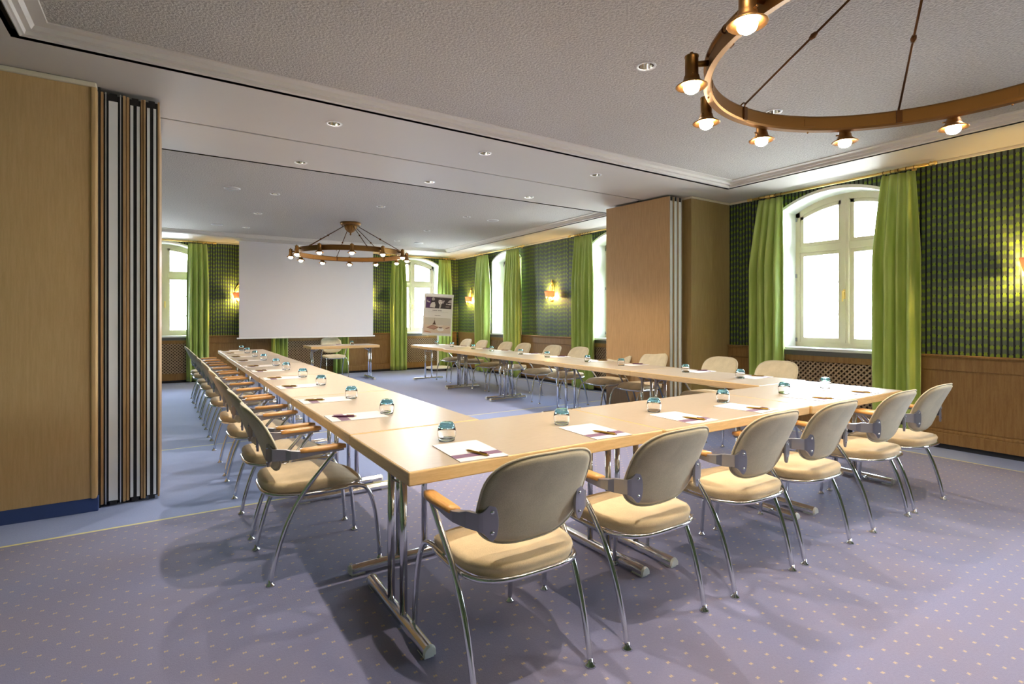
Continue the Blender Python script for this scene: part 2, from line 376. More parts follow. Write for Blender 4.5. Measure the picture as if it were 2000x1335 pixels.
# ---------------------------------------------------------------- windows
DEP = .33
def window(idx, c, P, view):
    """P(u, z, d): point on the wall plane pushed d outward."""
    root = bpy.data.objects.new('window_%d' % idx, None); COL.objects.link(root); root['kind'] = 'structure'
    root.location = P(c, SILL, DEP)
    bpy.context.view_layer.update(); inv = Matrix.Translation(-Vector(root.location))
    def pt(u, z, d): return inv @ Vector(P(c+u, z, d))
    def boxp(mb, u0, u1, z0, z1, d0, d1, mi=0):
        vs = [pt(u, z, d) for z in (z0, z1) for d in (d0, d1) for u in (u0, u1)]
        mb.add(vs, [(0,2,3,1),(4,5,7,6),(0,1,5,4),(2,6,7,3),(0,4,6,2),(1,3,7,5)], mi)
    def arcband(mb, t0, t1, off0, off1, d0, d1, n=10):
        for i in range(n):
            a = t0+(t1-t0)*i/n; b = t0+(t1-t0)*(i+1)/n
            vs = [pt(a*HW, arc(a)+off0, d0), pt(b*HW, arc(b)+off0, d0), pt(b*HW, arc(b)+off1, d0), pt(a*HW, arc(a)+off1, d0),
                  pt(a*HW, arc(a)+off0, d1), pt(b*HW, arc(b)+off0, d1), pt(b*HW, arc(b)+off1, d1), pt(a*HW, arc(a)+off1, d1)]
            mb.add(vs, [(0,1,2,3),(7,6,5,4),(0,4,5,1),(3,2,6,7)]+([(0,3,7,4)] if i == 0 else [])+([(1,5,6,2)] if i == n-1 else []))
    # plaster reveal with a narrow lining on the wall face
    mb = MB(); e = .035
    for sgn in (-1, 1):
        boxp(mb, min(sgn*HW, sgn*(HW+e)), max(sgn*HW, sgn*(HW+e)), SILL-.03, SPR+.0, -.008, DEP+.14)
    arcband(mb, -1, 1, 0, e, -.008, DEP+.14, 16)
    for sgn in (-1, 1): pass
    build('reveal', mb, 'white', root)
    mb = MB(); boxp(mb, -HW-.02, HW+.02, SILL-.035, SILL, -.055, DEP+.05); build('sill', mb, 'stone', root, bevel=.004)
    D = DEP
    # fixed outer frame, mullion, transom
    fr = MB(); fw = .055
    for sgn in (-1, 1): boxp(fr, min(sgn*HW, sgn*(HW-fw)), max(sgn*HW, sgn*(HW-fw)), SILL, arc(.95), D, D+.07)
    arcband(fr, -1, 1, -.075, 0, D, D+.07, 16)
    boxp(fr, -HW+fw, HW-fw, SILL, SILL+.055, D, D+.07)
    build('outer_frame', fr, 'frame', root)
    mu = MB(); boxp(mu, -.045, .045, SILL+.055, arc(0)-.07, D-.025, D+.05); boxp(mu, -.010, .004, SILL+.06, arc(0)-.07, D-.032, D-.024); build('mullion', mu, 'frame', root)
    ZT = 2.18
    for s0, s1 in ((-HW+fw, -.045), (.045, HW-fw)):
        tb = MB(); boxp(tb, s0, s1, ZT, ZT+.085, D-.012, D+.06); build('transom', tb, 'frame', root, bevel=.004)
    # four sashes with panes
    for sgn in (-1, 1):
        a, b = (.045, HW-fw) if sgn > 0 else (-HW+fw, -.045)
        for z0, z1, top in ((SILL+.055, ZT, False), (ZT+.085, None, True)):
            sb = MB(); w = .045; d0, d1 = D+.012, D+.062
            if not top:
                boxp(sb, a, a+w, z0, z1, d0, d1); boxp(sb, b-w, b, z0, z1, d0, d1)
                boxp(sb, a+w, b-w, z0, z0+w+.015, d0, d1); boxp(sb, a+w, b-w, z1-w, z1, d0, d1)
            else:
                zt = lambda u: arc(u/HW)-.075
                boxp(sb, a, a+w, z0, zt(a), d0, d1); boxp(sb, b-w, b, z0, zt(b), d0, d1)
                boxp(sb, a+w, b-w, z0, z0+w, d0, d1); arcband(sb, a/HW, b/HW, -.075-w, -.075, d0, d1, 8)
            so = build('sash', sb, 'frame', root)
            pb = MB(); n = 8; d = D+.04
            if not top: boxp(pb, a+w, b-w, z0+w+.015, z1-w, d, d+.004)
            else:
                for i in range(n):
                    u0 = a+w+(b-a-2*w)*i/n; u1 = a+w+(b-a-2*w)*(i+1)/n
                    pb.add([pt(u0, z0+w, d), pt(u1, z0+w, d), pt(u1, zt(u1)-w, d), pt(u0, zt(u0)-w, d)], [(0,1,2,3)])
            build('pane', pb, 'pane', so)
            # thin glazing bars of the outer casement behind
            if not top:
                gb = MB()
                for zz in (1.36, 1.77):
                    boxp(gb, a+w+.02, b-w-.01, zz, zz+.03, D+.105, D+.115)
                build('glazing_bar', gb, 'bar', so)
    # handles and hinges
    for u in (.0,):
        hb = MB(); boxp(hb, u-.013, u+.013, 1.56, 1.68, D-.042, D-.032); boxp(hb, u-.008, u+.008, 1.645, 1.661, D-.075, D-.04)
        boxp(hb, u-.008, u+.008, 1.53, 1.66, D-.085, D-.073); build('handle', hb, 'brass', root, bevel=.003)
    hb = MB()
    for sgn in (-1, 1):
        for z in (1.02, 1.86, 2.60): boxp(hb, sgn*(HW-.012)-.008, sgn*(HW-.012)+.008, z, z+.05, D-.015, D+.01)
    build('hinge', hb, 'steel', root)
    # daylight portal: helps the renderer find the opening, gives off no light of its own
    ld = bpy.data.lights.new('sky_portal', 'AREA'); ld.shape = 'RECTANGLE'; ld.size = 2*HW; ld.size_y = APX-SILL
    ld.cycles.is_portal = True
    lo = bpy.data.objects.new('sky_portal', ld); COL.objects.link(lo); lo.location = P(c, (SILL+APX)/2, DEP+.13)
    n = Vector(P(c, 1, 0))-Vector(P(c, 1, 1)); lo.rotation_euler = n.to_track_quat('-Z', 'Z').to_euler()
for i, y in enumerate(WY): window(i+1, y, PR, 0)
for i, x in enumerate(WX): window(i+5, x, PB, 0)

# ---------------------------------------------------------------- ceiling
def cut_holes(o, holes, z):
    cb = MB()
    for x, y in holes: cb.lathe([(0, z-.2), (.052, z-.2), (.052, z+.12), (0, z+.12)], (x, y, 0), 24, smooth=False)
    me = bpy.data.meshes.new('c'); me.from_pydata(cb.v, [], cb.f); bm = bmesh.new(); bm.from_mesh(me)
    bmesh.ops.remove_doubles(bm, verts=bm.verts, dist=1e-6); bmesh.ops.recalc_face_normals(bm, faces=bm.faces); bm.to_mesh(me); bm.free()
    c = bpy.data.objects.new('cutter', me); COL.objects.link(c)
    md = o.modifiers.new('b', 'BOOLEAN'); md.operation = 'DIFFERENCE'; md.object = c; md.solver = 'EXACT'
    dg = bpy.context.evaluated_depsgraph_get(); dg.update(); nm = bpy.data.meshes.new_from_object(o.evaluated_get(dg)); o.modifiers.clear()
    o.data = nm; bpy.data.objects.remove(c)
SPOT_S = [(1.172, 4.524), (2.623, 4.527), (4.067, 4.526), (1.172, 5.84), (2.623, 5.84), (4.067, 5.85)]
SPOT_F = [(1.20, 2.47), (2.67, 2.478), (4.129, 2.465), (1.20, .87), (4.13, .87)]
SPOT_B = [(1.229, 7.76), (1.229, 9.35), (1.24, 10.93), (2.70, 7.775), (2.72, 10.98), (4.165, 7.79), (4.184, 9.43), (4.192, 11.04)]
CF = (-.747, 5.93, -2.40, 4.14); CB = (-.747, 5.87, 6.075, 11.97)
# flat soffit: border strips and the beam between both rooms
sb = MB()
for x0, x1, y0, y1 in ((XL, CF[0], YF, CF[3]), (CF[1], XR, YF, CF[3]), (CF[0], CF[1], YF, CF[2]), (XL, CB[0], CB[2], YB), (CB[1], XR, CB[2], YB), (CB[0], CB[1], CB[3], YB)):
    sb.box(x0, x1, y0, y1, ZS, ZC+.28)
struct('ceiling', sb, 'soffit')
bb = MB(); bb.box(XL, XR, CF[3], 5.142, ZS, ZC+.28); o = struct('ceiling', bb, 'soffit'); cut_holes(o, SPOT_S[:3], ZS)
bb = MB(); bb.box(XL, XR, 5.170, CB[2], ZS, ZC+.28); o = struct('ceiling', bb, 'soffit'); cut_holes(o, SPOT_S[3:], ZS)
bb = MB(); bb.box(XL, XR, 5.142, 5.170, ZS+.02, ZC+.28); struct('trim_1', bb, 'slot')
def coffer(box, ti, holes, sgn=1):
    x0, x1, y0, y1 = box
    prof = [(0, ZS, 1), (0, ZS+.05, 1), (.042, ZS+.05, 1), (.042, ZS, 0), (.048, ZS-.003, 0), (.060, ZS+.002, 0), (.070, ZS+.004, 0), (.078, ZS+.024, 0), (.105, ZS+.026, 0), (.122, ZC-.008, 0), (.185, ZC-.008, 0), (.188, ZC, 0)]
    mb = MB(); loops = []
    for i, z, _ in prof: loops.append([(x0+i, y0+i, z), (x1-i, y0+i, z), (x1-i, y1-i, z), (x0+i, y1-i, z)])
    for k in range(len(prof)-1):
        for j in range(4):
            mb.add([loops[k][j], loops[k][(j+1) % 4], loops[k+1][(j+1) % 4], loops[k+1][j]], [(0,1,2,3)], prof[k][2])
    o = struct('trim_%d' % ti, mb, ['plaster', 'slot'])
    i = .18
    cb = MB(); cb.box(x0+i, x1-i, y0+i, y1-i, ZC, ZC+.28); c = struct('ceiling', cb, 'textured'); cut_holes(c, holes, ZC)
coffer(CF, 2, SPOT_F); coffer(CB, 3, SPOT_B)
# small cornice where the wallpaper meets the ceiling
cb = MB(); cb.box(XR-.022, XR-.001, YF, 4.62, ZS-.03, ZS-.001); cb.box(XR-.022, XR-.001, 5.95, YB-.02, ZS-.03, ZS-.001); cb.box(XL+.001, XR-.022, YB-.022, YB-.001, ZS-.03, ZS-.001)
struct('trim_4', cb, 'cream', bevel=.006)

def downlight(x, y, z, lab, grp, power=1.0):
    t = thing('downlight', lab, 'downlight', (x, y, z), 0, grp)
    a = MB(); a.lathe([(.0515, .004), (.051, -.004), (.064, -.006), (.067, -.001)], seg=24); build('rim', a, 'whitemetal', t)
    a = MB(); a.lathe([(.050, 0), (.046, .03), (.036, .065), (.026, .085)], seg=24); build('reflector', a, 'reflector', t)
    a = MB(); a.lathe([(0, .078), (.02, .079), (.027, .088)], seg=16); build('lamp', a, 'spot', t)
    ln = 'spotlight' if power == 1 else 'dimmed_spotlight'
    if ln not in bpy.data.lights:
        ld = bpy.data.lights.new(ln, 'SPOT'); ld.energy = SPOT_W*power; ld.spot_size = R(108); ld.spot_blend = .75; ld.shadow_soft_size = .022; ld.color = (1, .86, .71)
    lo = bpy.data.objects.new('halogen_beam', bpy.data.lights[ln]); COL.objects.link(lo); lo.parent = t; lo.location = (0, 0, .02)
def lab_spot(i, w): return w
nm = ['left', 'middle', 'right']
for i, p in enumerate(SPOT_S[:3]): downlight(*p, ZS, 'recessed downlight, %s one of the nearer row in the smooth beam between the rooms' % nm[i], 'downlights in the beam')
for i, p in enumerate(SPOT_S[3:]): downlight(*p, ZS, 'recessed downlight, %s one of the farther row in the smooth beam' % nm[i], 'downlights in the beam')
downlight(*SPOT_F[0], ZC, 'recessed downlight in the near ceiling cut by the top edge of the photo', 'downlights in the near ceiling')
for p, l in zip(SPOT_F[3:], ('left', 'right')): downlight(*p, ZC, 'recessed downlight of the near ceiling above the picture, %s of the brass ring' % l, 'downlights in the near ceiling')
downlight(*SPOT_F[1], ZC, 'recessed downlight in the near ceiling, left of the large brass ring', 'downlights in the near ceiling')
downlight(*SPOT_F[2], ZC, 'recessed downlight in the near ceiling, just above the brass ring', 'downlights in the near ceiling')
bl = ['nearest of the left row', 'second of the left row', 'farthest of the left row', 'nearest of the middle row', 'behind the ring lamp in the middle row', 'nearest of the right row', 'second of the right row', 'farthest of the right row']
for i, p in enumerate(SPOT_B): downlight(*p, ZC, 'small downlight in the far room ceiling, %s' % bl[i], 'downlights in the far room', .22)
for (x, y), l in zip([(.712, 7.715), (.766, 10.861), (4.692, 7.824), (4.717, 11.077)], ['near left', 'far left', 'near right', 'far right']):
    t = thing('ceiling_speaker', 'flat white round ceiling speaker, %s of four in the far room' % l, 'speaker', (x, y, ZC), 0, 'ceiling speakers in the far room')
    a = MB(); a.lathe([(.10, 0), (.10, -.006), (.088, -.012), (.084, -.008)], seg=28); build('rim', a, 'whitemetal', t)
    a = MB(); a.lathe([(0, -.007), (.085, -.007), (.086, -.001)], seg=28); build('grille', a, mat('speaker_mesh', (.45,.43,.42), .7), t)

# ---------------------------------------------------------------- pillar, left wall cupboard, partition panels
mb = MB(); mb.box(5.845, XR-.001, 4.63, 5.93, 0, ZS-.001); p = struct('wall_pillar', mb, 'pillar')
mb = MB(); mb.box(5.825, XR-.02, 4.61, 5.95, ZS-.028, ZS-.002); struct('trim_5', mb, 'cream', bevel=.006)
mb = MB(); mb.box(5.832, XR-.04, 4.617, 5.94, .0, .075); struct('baseboard_pillar', mb, 'plinth')
mb = MB(); mb.box(XL+.001, -.43, 4.64, 6.0, .095, ZS-.035); struct('wall_cupboard', mb, 'veneer')
mb = MB(); mb.box(-.432, -.397, 4.625, 6.0, .09, ZS-.03); struct('trim_6', mb, 'veneer', bevel=.01)
mb = MB(); mb.box(XL+.001, -.392, 4.645, 6.0, 0, .094); struct('baseboard_left', mb, 'plinthblue')
mb = MB(); mb.box(XL+.001, -.40, 4.62, 6.0, ZS-.034, ZS-.002); struct('trim_7', mb, 'cream', bevel=.006)
mb = MB(); mb.box(-.40, -.385, 4.70, 5.9, 0, ZS-.002); struct('trim_8', mb, 'black')

def partition(x, y, th, rz, lab, wide, L=1.08, style='', grp='sliding partition panels'):
    """upright panel standing along +Y from its front edge; th across x"""
    t = thing('partition_panel', lab, 'partition panel', (x, y, .02), rz, grp); h = 2.895
    w = .012 if th < .1 else .016
    for s in (0, 1):
        a = MB(); x0 = 0 if s == 0 else th-w; a.box(x0, x0+w, 0, L, 0, h); build('veneer_face', a, 'stackwood', t, bevel=.002)
    a = MB(); a.box(w, th-w, .012, L-.01, .01, h-.01); build('core', a, 'black', t)
    c = th/2; q = th*.5*.5 if not wide else .026
    if style == 'dark':
        for s in (-1, 1):
            a = MB(); xx = c+s*.019; a.box(xx-.0085, xx+.0085, .0, .02, .02, h-.055); build('edge_profile', a, 'aluwhite', t)
    else:
        a = MB(); a.box(c-q, c+q, .0, .02, .02, h-.055); build('edge_profile', a, 'aluwhite', t)
    for s in (-1, 1):
        if style == 'dark': continue
        a = MB(); xx = c+s*(q+(.016 if wide else .008)); a.box(xx-.003, xx+.003, -.004, .016, .0, h); build('seal_strip', a, 'alu', t)
    a = MB(); a.box(c-q*.8, c+q*.8, .004, .03, h-.05, h); a.box(c-q*.8, c+q*.8, .004, .03, -.012, .03); build('guide_block', a, 'black', t)
    a = MB(); a.lathe([(.006, h), (.006, h+.025), (.018, h+.025), (.018, h+.029)], (c, L/2, 0), 10); build('hanger', a, 'steel', t)
    return t
partition(-.383, 4.70, .142, 0, 'first partition panel against the left wooden wall, with a broad pale edge', True)
partition(-.237, 4.715, .100, R(-.6), 'middle panel of the left partition stack, with dark and silver stripes', False, style='dark')
partition(-.136, 4.705, .097, R(-.4), 'outermost panel of the left partition stack, beside the opening', False, style='dark')
partition(5.484, 4.69, .080, R(5.4), 'wood-faced panel showing its broad side, outermost of the right partition stack', False)
partition(5.568, 4.69, .080, R(2.6), 'middle panel of the right partition stack, seen on its silver edge', False)
partition(5.652, 4.69, .080, R(.4), 'panel of the right partition stack nearest the brown pillar', False)

# ---------------------------------------------------------------- wainscot, dado, radiator covers
def wainscot(name, u0, u1, P, n, start):
    """P(u,z,d): d inwards from the wall. Backing + rails as one structure; raised parts are its children."""
    def bx(mb, a, b, z0, z1, d0, d1):
        vs = [P(u, z, -d) for z in (z0, z1) for d in (d0, d1) for u in (a, b)]
        mb.add(vs, [(0,2,3,1),(4,5,7,6),(0,1,5,4),(2,6,7,3),(0,4,6,2),(1,3,7,5)])
    mb = MB(); bx(mb, u0, u1, .05, .935, .0, .03); root = struct(name, mb, 'panelwood')
    a = MB(); bx(a, u0, u1, .935, .955, .0, .07); bx(a, u0, u1, .920, .935, .0, .055); build('dado_rail', a, 'panelwood', root, bevel=.005)
    a = MB(); bx(a, u0, u1, .80, .92, .03, .045); build('top_rail', a, 'panelwood', root, bevel=.003)
    a = MB(); bx(a, u0, u1, .05, .165, .03, .052); bx(a, u0, u1, .165, .19, .03, .042); build('base_moulding', a, 'panelwood', root, bevel=.004)
    st = .06; W_ = (u1-u0-st*(n+1))/n
    for i in range(n+1):
        a = MB(); x = u0+i*(W_+st); bx(a, x, x+st, .19, .80, .03, .045); build('stile', a, 'panelwood', root, bevel=.003)
    for i in range(n):
        a = MB(); x = u0+st+i*(W_+st); bx(a, x+.014, x+W_-.014, .204, .786, .03, .036); build('panel', a, 'panelwood', root, bevel=.003)
    a = MB(); bx(a, u0, u1, 0, .05, .0, .02); build('plinth', a, 'plinth', root)
segsR = [(-2.9, WY[0]-HW-.05, 2), (WY[0]+HW+.05, WY[1]-HW-.05, 2), (WY[1]+HW+.05, 4.625, 1), (5.95, WY[2]-HW-.05, 1), (WY[2]+HW+.05, WY[3]-HW-.05, 2), (WY[3]+HW+.05, YB-.08, 2)]
k = 10
for a_, b_, n_ in segsR: wainscot('trim_%d' % k, a_, b_, PR, n_, 0); k += 1
segsB = [(XL+.02, WX[0]-HW-.05, 1), (WX[0]+HW+.05, WX[1]-HW-.05, 2), (WX[1]+HW+.05, WX[2]-HW-.05, 2), (WX[2]+HW+.05, XR-.08, 1)]
for a_, b_, n_ in segsB: wainscot('trim_%d' % k, a_, b_, PB, n_, 0); k += 1

def radiator(c, P, lab):
    t = thing('radiator_cover', lab, 'radiator cover', P(c, 0, 0), 0, 'radiator covers under the windows')
    O = Vector(P(c, 0, 0)); h = HW+.05
    def bx(mb, a, b, z0, z1, d0, d1):
        vs = [Vector(P(c+u, z, -d))-O for z in (z0, z1) for d in (d0, d1) for u in (a, b)]
        mb.add(vs, [(0,2,3,1),(4,5,7,6),(0,1,5,4),(2,6,7,3),(0,4,6,2),(1,3,7,5)])
    a = MB(); bx(a, -h, h, .80, .868, .005, .05); bx(a, -h, h, .05, .19, .005, .05); bx(a, -h, -h+.07, .19, .80, .005, .05); bx(a, h-.07, h, .19, .80, .005, .05)
    build('frame', a, 'panelwood', t, bevel=.003)
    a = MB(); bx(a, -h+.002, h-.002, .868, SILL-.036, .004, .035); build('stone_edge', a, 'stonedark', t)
    a = MB(); bx(a, -h+.07, h-.07, .19, .80, .003, .008); build('backing', a, 'gridback', t)
    a = MB(); bx(a, -h, h, 0, .05, .003, .022); build('plinth', a, 'plinth', t)
    # diagonal lattice, two crossing layers
    a = MB(); u0, u1, z0, z1 = -h+.07, h-.07, .19, .80; pitch = .060; w = .0125; Hh = z1-z0
    for lay, sg in ((0, 1), (1, -1)):
        s = u0-Hh if sg > 0 else u0
        e = u1 if sg > 0 else u1+Hh
        q = s
        while q < e:
            # line u = q + sg*(z-z0)
            za, zb = z0, z1
            if sg > 0:
                if q < u0: za = z0+(u0-q)
                if q+Hh > u1: zb = z0+(u1-q)
            else:
                if q > u1: za = z0+(q-u1)
                if q-Hh < u0: zb = z0+(q-u0)
            if zb-za > .01:
                ua, ub = q+sg*(za-z0), q+sg*(zb-z0); d0 = .026 if lay == 0 else .034
                vs = []
                for d in (d0, d0+.008):
                    for (uu, zz, o_) in ((ua, za, -w), (ua, za, w), (ub, zb, w), (ub, zb, -w)): vs.append(Vector(P(c+uu+o_, zz, -d))-O)
                a.add(vs, [(0,1,2,3),(7,6,5,4),(0,4,5,1),(1,5,6,2),(2,6,7,3),(3,7,4,0)])
            q += pitch*1.0
    tag(build('lattice', a, 'lattice', t, weld=False), kind='stuff')
radiator(WY[1], PR, 'lattice radiator cover under the near window, beside the tables')
radiator(WY[2], PR, 'lattice radiator cover just behind the right partition stack')
radiator(WY[3], PR, 'lattice radiator cover on the right wall near the far corner, between green curtains')
radiator(WX[0], PB, 'lattice radiator cover under the far left window')
radiator(WX[1], PB, 'lattice radiator cover below the projection screen')
radiator(WX[2], PB, 'lattice radiator cover behind the flip chart')

# ---------------------------------------------------------------- curtains and rods
def curtain(P, a0, a1, t0, t1, lab, seed):
    rnd = random.Random(seed); zt, zb = 2.865, .025
    c = (a0+a1)/2; t = thing('curtain', lab, 'curtain', P(c, 0, 0), 0, 'green curtains'); O = Vector(P(c, 0, 0))
    wd = abs(a1-a0); nf = max(4, int(round(wd/.098))); ph = [rnd.uniform(-.5, .5) for _ in range(nf+2)]; am = [rnd.uniform(.7, 1.25) for _ in range(nf+2)]
    nu, nv = nf*12+1, 26
    def f(u, v):
        z = zt+(zb-zt)*v
        e = min(1, v*3.2)**.8
        lo = t0+(a0-t0)*e; hi = t1+(a1-t1)*e
        k = u*nf; i = int(min(k, nf-1)); fr = k-i
        amp = (.018+.050*min(1, v*3.5))*(am[i]*(1-fr)+am[i+1]*fr)
        kk = k+.12*math.sin(2*math.pi*k+ph[2])+.10*math.sin(v*2.4+ph[i])*math.sin(fr*math.pi)*min(1, v*2)
        s = math.sin(kk*2*math.pi+ph[0])+.22*math.sin(kk*5.3*math.pi+ph[1])*min(1, v*3)
        uu = lo+(hi-lo)*(u+.010*math.sin(k*2*math.pi+ph[2]))
        d = amp*s+.012*math.sin(v*5+u*9+ph[3])*v
        return Vector(P(uu, z, d))-O
    mb = MB(); mb.grid(f, nu, nv)
    o = build('cloth', mb, 'curtain', t, weld=False)
    md = o.modifiers.new('thickness', 'SOLIDIFY'); md.thickness = .003
    hb = MB(); mb2 = MB()
    n = nf
    for i in range(n+1):
        u = t0+(t1-t0)*(i/n*.92+.04); p = Vector(P(u, 2.898, 0))-O
        axis = Vector(P(u+1, 0, 0))-Vector(P(u, 0, 0))
        ring = []
        for j in range(12):
            an = 2*math.pi*j/12; n2 = Vector(P(0, 0, 1))-Vector(P(0, 0, 0)); ring.append(p+Vector((0, 0, 1))*math.cos(an)*.019+n2*math.sin(an)*.019)
        mb2 = MB(); mb2.tube(ring, .003, 5, closed=True); build('ring', mb2, 'rod', t)
def rod(P, a0, a1, lab):
    c = (a0+a1)/2; t = thing('curtain_rod', lab, 'curtain rod', P(c, 2.9, 0), 0, 'brass curtain rods'); O = Vector(P(c, 2.9, 0)); ax = (Vector(P(1, 0, 0))-Vector(P(0, 0, 0)))
    L = (a1-a0)/2
    a = MB(); a.tube([ax*-L, ax*L], .013, 10); build('pole', a, 'brass', t)
    for s in (-1, 1):
        a = MB(); a.tube([ax*s*(L-.30), ax*s*(L-.02)], .0165, 10)
        a.lathe([(0, -.005), (.012, 0), (.022, .012), (.024, .022), (.014, .032), (.018, .04), (.022, .055), (.016, .07), (0, .078)], ax*s*L, 12, axis=ax*s); build('finial', a, 'brass', t)
        out = (Vector(P(0, 0, 1))-Vector(P(0, 0, 0)))
        a = MB(); q = ax*s*(L-.16); a.tube([q, q+out*.1], .007, 8); a.tube([q+out*.095, q+out*.108], .022, 12); build('bracket', a, 'brass', t)
# plane of the curtains sits .11 in front of the wall
QR = lambda u, z, d=0: (XR-.142+d, u, z)
QB = lambda u, z, d=0: (u, YB-.142+d, z)
curtain(QR, 2.307, 2.744, 2.35, 2.66, 'green curtain right of the near window, beside the wide wood panelling', 1)
curtain(QR, 3.78, 4.216, 3.78, 4.10, 'green curtain left of the near window, next to the brown pillar', 2)
curtain(QR, 7.34, 7.89, 7.38, 7.86, 'green curtain just left of the wood-faced partition panel', 3)
curtain(QR, 9.76, 10.35, 9.80, 10.28, 'green curtain in front of the far window of the right wall, turning olive', 4)
curtain(QR, 11.11, 11.72, 11.15, 11.66, 'green curtain on the right wall nearest the far corner', 5)
curtain(QB, .35, .755, .38, .72, 'green curtain right of the far left window, behind the left chairs', 6)
curtain(QB, 1.96, 2.30, 1.98, 2.28, 'green curtain coming out below the left half of the screen', 7)
curtain(QB, 3.30, 3.655, 3.32, 3.63, 'green curtain below the screen behind the presenter table', 8)
curtain(QB, 4.70, 5.13, 4.74, 5.08, 'green curtain between the screen and the far right window', 9)
curtain(QB, 5.99, 6.40, 6.02, 6.36, 'green curtain in the far corner behind the flip chart', 10)
rod(QR, 2.24, 4.19, 'brass curtain rod above the near window')
rod(QR, 5.97, 7.98, 'brass curtain rod reaching behind the right partition stack')
rod(QR, 9.64, 11.72, 'brass curtain rod on the right wall near the far corner')
rod(QB, -.95, .82, 'brass curtain rod above the far left window')
rod(QB, 4.55, 6.44, 'brass curtain rod above the far right window')

# ---------------------------------------------------------------- projection screen
t = thing('projection_screen', 'large blank white projection screen let down from the far ceiling', 'projection screen', (2.715, 12.48, 0))
a = MB(); a.box(-1.43, 1.43, 0, .002, .915, ZS+.045); build('cloth', a, 'screen', t)
a = MB(); a.box(-1.43, 1.43, .0025, .004, .915, ZS+.04); build('backing', a, 'screenblack', t)
a = MB(); a.box(-1.475, 1.475, -.012, .014, .885, .917); build('bottom_bar', a, 'whitemetal', t, bevel=.006)
a = MB(); a.box(-1.50, 1.50, -.05, .05, ZS-.012, ZS+.0); build('ceiling_slot', a, 'whitemetal', t, bevel=.004)

